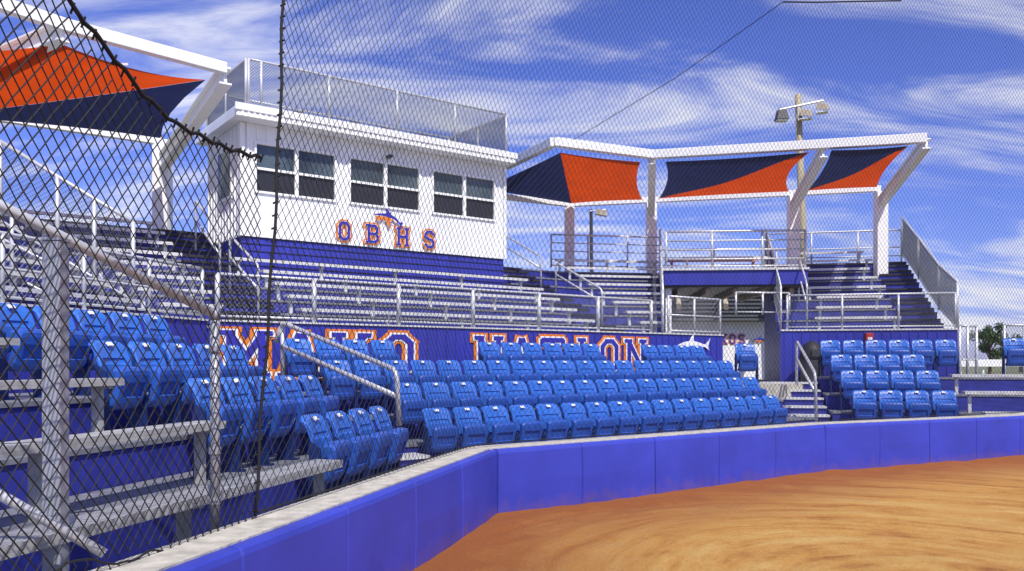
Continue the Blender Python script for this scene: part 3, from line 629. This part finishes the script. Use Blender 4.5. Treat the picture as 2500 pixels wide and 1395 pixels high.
# ---------------------------------------------------------------- light poles
lp=thing('light_pole',P(1972,885,30)-V(0,0,1.75),'tall wooden light pole with three floodlights behind the right canopy','light pole')
a=P(1975,885,30); a.z=0; b=P(1948,232,30)
MB().tube([a,a*.5+b*.5,b],[.17,.14,.11],12).build('pole',M_wood,lp,smooth=True)
MB().tube([P(1905,268,29.9),P(2010,246,29.9)],.035,8).build('crossarm',M_galv,lp); MB().tube([P(1948,262,29.85),P(1950,295,29.7)],.03,6).build('bracket',M_galv,lp)
for (x,y,dxx,nm) in ((1908,282,0,'l'),(1968,276,1,'c'),(2008,260,1,'r')):
    q=P(x,y,29.7); mb=MB(); u_=F((q.x,q.y),-25 if dxx else 0)
    if dxx: mb.box8([u_(-.22,-.15,q.z-.12),u_(.22,-.2,q.z-.2),u_(.22,.2,q.z-.1),u_(-.22,.2,q.z-.02),u_(-.16,-.1,q.z+.14),u_(.16,-.12,q.z+.05),u_(.16,.14,q.z+.12),u_(-.16,.14,q.z+.2)])
    else: mb.box8([u_(-.22,-.18,q.z-.18),u_(.22,-.18,q.z-.18),u_(.22,.18,q.z-.18),u_(-.22,.18,q.z-.18),u_(-.15,-.12,q.z+.17),u_(.15,-.12,q.z+.17),u_(.15,.12,q.z+.17),u_(-.15,.12,q.z+.17)])
    o=mb.build('floodlight',M_dark if not dxx else M_beam,lp,bevel=.02); MB().fb(u_,-.19,.19,-.15,.15,q.z-.215 if not dxx else q.z-.24,q.z-.182 if not dxx else q.z-.205).build('lens',M_tag,o)
lp2=thing('light_pole',V(3.8,40,0),'small distant light pole behind the wedge stand','light pole')
a=P(1447,885,40); a.z=0; MB().tube([a,P(1443,512,40)],[.1,.08],8).build('pole',M_dark,lp2); q=P(1466,520,39.8); MB().beam(q-V(.22,0,-.05),q+V(.3,0,-.05),.3,.25).build('floodlight',M_beam,lp2); MB().tube([P(1440,516,39.9),P(1480,512,39.9)],.03,6).build('crossarm',M_galv,lp2)
# ---------------------------------------------------------------- right fences, tree
def pz(px,Y,z): return V((px-1250)/FPX*Y,Y,z)
railing([pz(2343,23,.9),pz(2362,23,.9),pz(2384,23.2,.9)],1.85,'narrow bright gate fence right of the blue wall',mids=(.5,),r=.035,name='chain_link_fence',cat='fence')
railing([pz(2452,26,.4),pz(2500,26,.4),pz(2580,26,.4)],2.5,'chain link fence at the far right edge',mids=(.5,),r=.035,name='chain_link_fence',cat='fence',mr=.004,mm=M_mesh2)
wf=thing('white_fence',pz(2420,60,0),'low white fence far away near the small tree','fence')
MB().beam(pz(2340,60,1.7),pz(2560,60,1.7),.1,.5).build('top_board',M_white,wf)
for x in (2345,2400,2450,2500,2550): MB().beam(pz(x,60.2,0),pz(x,60.2,1.7),.12,.12).build('post',M_white,wf)
def tree(base,h,r,label):
    t=thing('tree',base,label,'tree'); B=Vector(base)
    mb=MB(); mb.tube([B,B+V(.1,0,h*.3),B+V(-.1,0,h*.6),B+V(.1,0,h*.9)],[r*.09,r*.07,r*.05,r*.015],8)
    cl=[]
    for i in range(16):
        a=random.uniform(0,6.28); rr=r*random.uniform(.25,.85); z=h*random.uniform(.38,.95); rr*=1-.5*max(0,(z/h-.6))/.4
        p=B+V(math.cos(a)*rr,math.sin(a)*rr,z); mb.tube([B+V(0,0,z*.6),p],[r*.03,r*.01],5); cl.append((p,r*random.uniform(.22,.4)))
    mb.build('trunk',M_bark,t)
    mb=MB()
    for p,cr in cl:
        for k in range(240):
            d=V(random.gauss(0,1),random.gauss(0,1),random.gauss(0,.8)); d=d.normalized()*cr*random.uniform(.5,1.1)
            q=p+d; a=V(random.gauss(0,1),random.gauss(0,1),random.gauss(0,1)).normalized()*r*.05; b_=a.cross(d+V(.01,0,0)).normalized()*r*.04
            mb.add([q-a,q+b_,q+a,q-b_],[(0,1,2,3)])
    mb.build('crown',M_leaf,t,fix=False)
tree(pz(2416,110,0),6.9,2.6,'small round dark green tree on the horizon at far right')
tree(pz(2492,150,0),6.5,3.5,'distant green tree partly behind the far right fence')
# ---------------------------------------------------------------- near posts and pipes
NP=thing('stair_rail',P(520,1275,5.05),'thick near pipe rail sloping down to a post at the wall, left side','railing')
tp=P(525,768,5.05); far=P(0,502,4.15); dr=(far-tp)
MB().tube([tp+dr*1.9,tp+V(.0,0,0)],.028,14).build('grip_rail',M_galv,NP,smooth=True)
MB().tube([V(tp.x,tp.y,.60),tp],.029,14).build('post',M_galv2,NP,smooth=True)
MB().tube([V(tp.x,tp.y,tp.z-.03),V(tp.x,tp.y,tp.z+.03)],.034,12).build('elbow_collar',M_galv2,NP,smooth=True)
for z in (1.83,1.22,.92): MB().tube([V(tp.x,tp.y,z-.02),V(tp.x,tp.y,z+.02)],.037,12).build('clamp',M_galv2,NP); 
sp=P(136,600,4.1)
sq=thing('square_post',V(sp.x,sp.y,.4),'thick square galvanized post standing in front at far left','post')
MB().box(sp.x-.045,sp.x+.045,sp.y-.045,sp.y+.045,.1,2.34).build('shaft',M_galv2,sq,bevel=.006); MB().box(sp.x-.049,sp.x+.049,sp.y-.049,sp.y+.049,2.341,2.355).build('cap',M_galv2,sq)
lr=thing('low_pipe_rail',P(250,1350,3.9),'low sloping pipe in the bottom left corner','railing')
MB().tube([P(-300,1040,3.6),P(255,1352,3.95)],.024,12).build('pipe',M_galv,lr,smooth=True)
# ---------------------------------------------------------------- nets
NB=thing('backstop_net',V(-.3,9.6,.8),'tall fine black net stretched above the padded wall across the view','net')
wn=.3
rb_=V(-1.585,5.18,0); rt=P(697,-60,5.65); HT=8.8
sl_=(Vector((rt.x,rt.y,0))-rb_)/(rt.z-.8)
C1=off(1,wn); C2=off(2,wn); E2=off(3,wn); C1.z=C2.z=E2.z=0
def path(start,a1,a2):
    pts=[start]
    def rnd(p,c,q,a):
        u=c+(p-c).normalized()*min(a,(p-c).length*.9); v=c+(q-c).normalized()*min(a,(q-c).length*.48)
        return [u*(1-t)**2+c*2*t*(1-t)+v*t*t for t in [i/14 for i in range(15)]]
    pts+=rnd(start,C1,C2,a1); pts+=rnd(C1,C2,E2,a2); pts.append(E2); 
    cum=[0]
    for a,b in zip(pts[:-1],pts[1:]): cum.append(cum[-1]+(b-a).length)
    return pts,cum
def samp(pc,t):
    pts,cum=pc; x=t*cum[-1]; i=min(max(bisect.bisect_right(cum,x)-1,0),len(pts)-2); f=(x-cum[i])/max(1e-6,cum[i+1]-cum[i]); return pts[i]*(1-f)+pts[i+1]*f
NZ=12; paths=[]
for j in range(NZ+1):
    v=j/NZ; h=v*(HT-.8); a=.5+3.6*min(1,v*1.3); paths.append(path(rb_+sl_*h,a,a*.8))
NW=paths[0][1][-1]
def nmap(x,y):
    t=x/NW; v=y/(HT-.8)*NZ; j=min(int(v),NZ-1); f=v-j
    p=samp(paths[j],t)*(1-f)+samp(paths[j+1],t)*f
    vv=y/(HT-.8); k=math.sin(math.pi*min(1,vv*1.0))
    return V(p.x+.03*k*math.sin(x*1.7+y),p.y+.03*k*math.sin(x*1.1),.8+y)
for a,b in ((0,NW*.34),(NW*.34,NW*.67),(NW*.67,NW)):
    mb=MB(); netf(mb,b-a,HT-.8,lambda x,y:nmap(a+x,y),.092,.10,.0025,step=.55); mb.build('mesh_panel',M_net,NB,fix=False)
pts=[nmap(0,(HT-.8)*i/40)+V(.008*math.sin(i*1.5),0,0) for i in range(41)]
MB().tube(pts,.010,6).build('edge_rope',M_net,NB,smooth=True)
lash=None
for i in range(60):
    p=nmap(0,.03+5.0*i/59)
    if lash is None:
        lash=MB().tube([p+V(-.018,0,0),p+V(.018,.0,.015)],.007,5).build('rope_lashing',M_net,NB); base=p.copy()
    else:
        c_=lash.copy(); COL.objects.link(c_); c_.location=p-base
MB().tube([nmap(NW*i/60,.02) for i in range(61)],.007,6).build('bottom_rope',M_net,NB)
NS=thing('side_net',V(-1.7,4.6,.8),'coarse black net with drooping top rope nearest the camera at left','net')
def Lp(t,w,z): return FL(-t,w,z)
tt=[4.36,4.75,5.19,5.44,5.95,6.6,7.6]; zz=[3.02,2.99,3.0,3.07,3.34,3.9,4.8]
def ztop(t):
    for a,b,c,d in zip(tt[:-1],tt[1:],zz[:-1],zz[1:]):
        if a<=t<=b: return c+(d-c)*(t-a)/(b-a)
    return zz[-1] if t>7 else zz[0]
t0=4.36; t1=7.6; W=t1-t0
def zbot(x): return .78-.07*math.sin(x*3)-.03*math.sin(x*11)
def mpn(x,z):
    return Lp(t0+x,.34+.02*math.sin(z*2+x*2),z)
cw,ch=.074,.090
mb=MB(); ZT=4.9; z00=.66; nrow=int((ZT-z00)/ch)
for sg in (1,-1):
    for k in range(-nrow-2,int(W/cw)+nrow+2):
        run=[]
        for j in range(nrow*1+1):
            x=(k+.5)*cw+sg*j*cw; z=z00+j*ch
            ok=0<=x<=W and zbot(max(0,min(W,x)))-.03<=z<=ztop(t0+max(0,min(W,x)))+.03
            if ok: run.append(mpn(x,z)+V(random.uniform(-1,1),random.uniform(-1,1),random.uniform(-1,1))*.003)
            else:
                if len(run)>1: mb.tube(run,.0037,4,False)
                run=[]
        if len(run)>1: mb.tube(run,.0037,4,False)
mb.build('mesh_panel',M_net,NS,fix=False)
pts=[Lp(t0+W*i/50,.34,ztop(t0+W*i/50)+.012*math.sin(i*2.1)) for i in range(51)]
MB().tube(pts,.011,6).build('top_rope',M_net,NS,smooth=True)
kn=None
for i in range(50):
    t=t0+W*i/50; p=Lp(t,.34,ztop(t))
    if kn is None:
        kn=MB().tube([p+V(-.008,0,-.025),p+V(.01,0,.024)],.006,4).build('knot',M_net,NS); kb=p.copy()
    else:
        c_=kn.copy(); COL.objects.link(c_); c_.location=p-kb+V(random.uniform(-.01,.01),0,random.uniform(-.006,.006))
lt=None
for i in range(45):
    x=W*i/45; p=mpn(x,zbot(x))
    if lt is None:
        lt=MB().tube([p,p+V(.01,.01,-.03),p+V(-.012,.02,-.06)],.004,4).build('loose_thread',M_net,NS); kb=p.copy()
    else:
        c_=lt.copy(); COL.objects.link(c_); c_.location=p-kb
MB().tube([mpn(W*i/60,zbot(W*i/60)+random.uniform(-.006,.006)) for i in range(61)],.006,5).build('bottom_rope',M_net,NS)
cb=thing('support_cable',P(1910,5,11.2),'thin dark cable running diagonally across the upper sky','cable')
MB().tube([P(2200,2,11.8),P(2140,3,11.6),P(1990,6,11.3),P(1912,5,11.2)],.010,6).build('top_rope',M_net,cb); MB().tube([P(1912,5,11.2),P(1650,190,12.4),P(1400,342,14)],.005,6).build('cable',M_net,cb)
# ---------------------------------------------------------------- light, world, camera
d=Vector((.22,-.56,.80)).normalized()
sl=bpy.data.lights.new('sun','SUN'); sl.energy=5.0; sl.angle=math.radians(.5); sl.color=(1,.95,.86)
so=bpy.data.objects.new('sun',sl); so.rotation_euler=d.to_track_quat('Z','Y').to_euler(); so.location=(0,-10,20); COL.objects.link(so)
W_=bpy.data.worlds.new('World'); SC.world=W_; W_.use_nodes=True; nt=W_.node_tree; N=nt.nodes; L=nt.links
bg=N['Background']; bg.inputs[1].default_value=.085
sky=N.new('ShaderNodeTexSky'); sky.sky_type='NISHITA'; sky.sun_disc=False; sky.sun_elevation=math.asin(d.z); sky.sun_rotation=math.atan2(d.x,d.y); sky.air_density=1.0; sky.dust_density=.4; sky.ozone_density=4
tint=N.new('ShaderNodeMix'); tint.data_type='RGBA'; tint.blend_type='MULTIPLY'; tint.inputs[0].default_value=1; tint.inputs[7].default_value=(1.0,1.02,2.0,1); L.new(sky.outputs[0],tint.inputs[6])
tc_=N.new('ShaderNodeTexCoord'); sx=N.new('ShaderNodeSeparateXYZ'); L.new(tc_.outputs['Generated'],sx.inputs[0])
zc=mth('MAXIMUM',mth('ADD',sx.outputs['Z'],.25),.05)
cx=N.new('ShaderNodeCombineXYZ'); L.new(mth('DIVIDE',sx.outputs['X'],zc),cx.inputs[0]); L.new(mth('DIVIDE',sx.outputs['Y'],zc),cx.inputs[1])
mp1=N.new('ShaderNodeMapping'); mp1.inputs['Rotation'].default_value=(0,0,math.radians(38)); mp1.inputs['Scale'].default_value=(.9,2.6,1); mp1.inputs['Location'].default_value=(3.1,1.7,0); L.new(cx.outputs[0],mp1.inputs[0])
na=N.new('ShaderNodeTexNoise'); na.inputs['Scale'].default_value=1.5; na.inputs['Detail'].default_value=12; na.inputs['Roughness'].default_value=.62; na.inputs['Distortion'].default_value=.9; L.new(mp1.outputs[0],na.inputs['Vector'])
mp2=N.new('ShaderNodeMapping'); mp2.inputs['Location'].default_value=(7,2,0); L.new(cx.outputs[0],mp2.inputs[0])
nb=N.new('ShaderNodeTexNoise'); nb.inputs['Scale'].default_value=1.1; nb.inputs['Detail'].default_value=3; L.new(mp2.outputs[0],nb.inputs['Vector'])
sm=mth('MULTIPLY_ADD',nb.outputs['Fac'],.5,na.outputs['Fac'])
cr=N.new('ShaderNodeMapRange'); cr.interpolation_type='SMOOTHSTEP'; cr.inputs['From Min'].default_value=.66; cr.inputs['From Max'].default_value=.97; cr.inputs['To Max'].default_value=.95; L.new(sm,cr.inputs[0])
mc=N.new('ShaderNodeMix'); mc.data_type='RGBA'; L.new(cr.outputs[0],mc.inputs[0]); L.new(tint.outputs[2],mc.inputs[6]); mc.inputs[7].default_value=(10.6,10.8,12.2,1)
L.new(mc.outputs[2],bg.inputs[0])
cam=bpy.data.cameras.new('camera'); cam.sensor_width=36; cam.lens=FPX/2500*36; cam.shift_y=187.5/2500; cam.clip_end=4000; cam.clip_start=.05
co=bpy.data.objects.new('camera',cam); co.location=(0,0,EYE); co.rotation_euler=(math.radians(90),0,0); COL.objects.link(co); SC.camera=co
SC.view_settings.view_transform='Standard'; SC.view_settings.look='None'; SC.view_settings.exposure=0
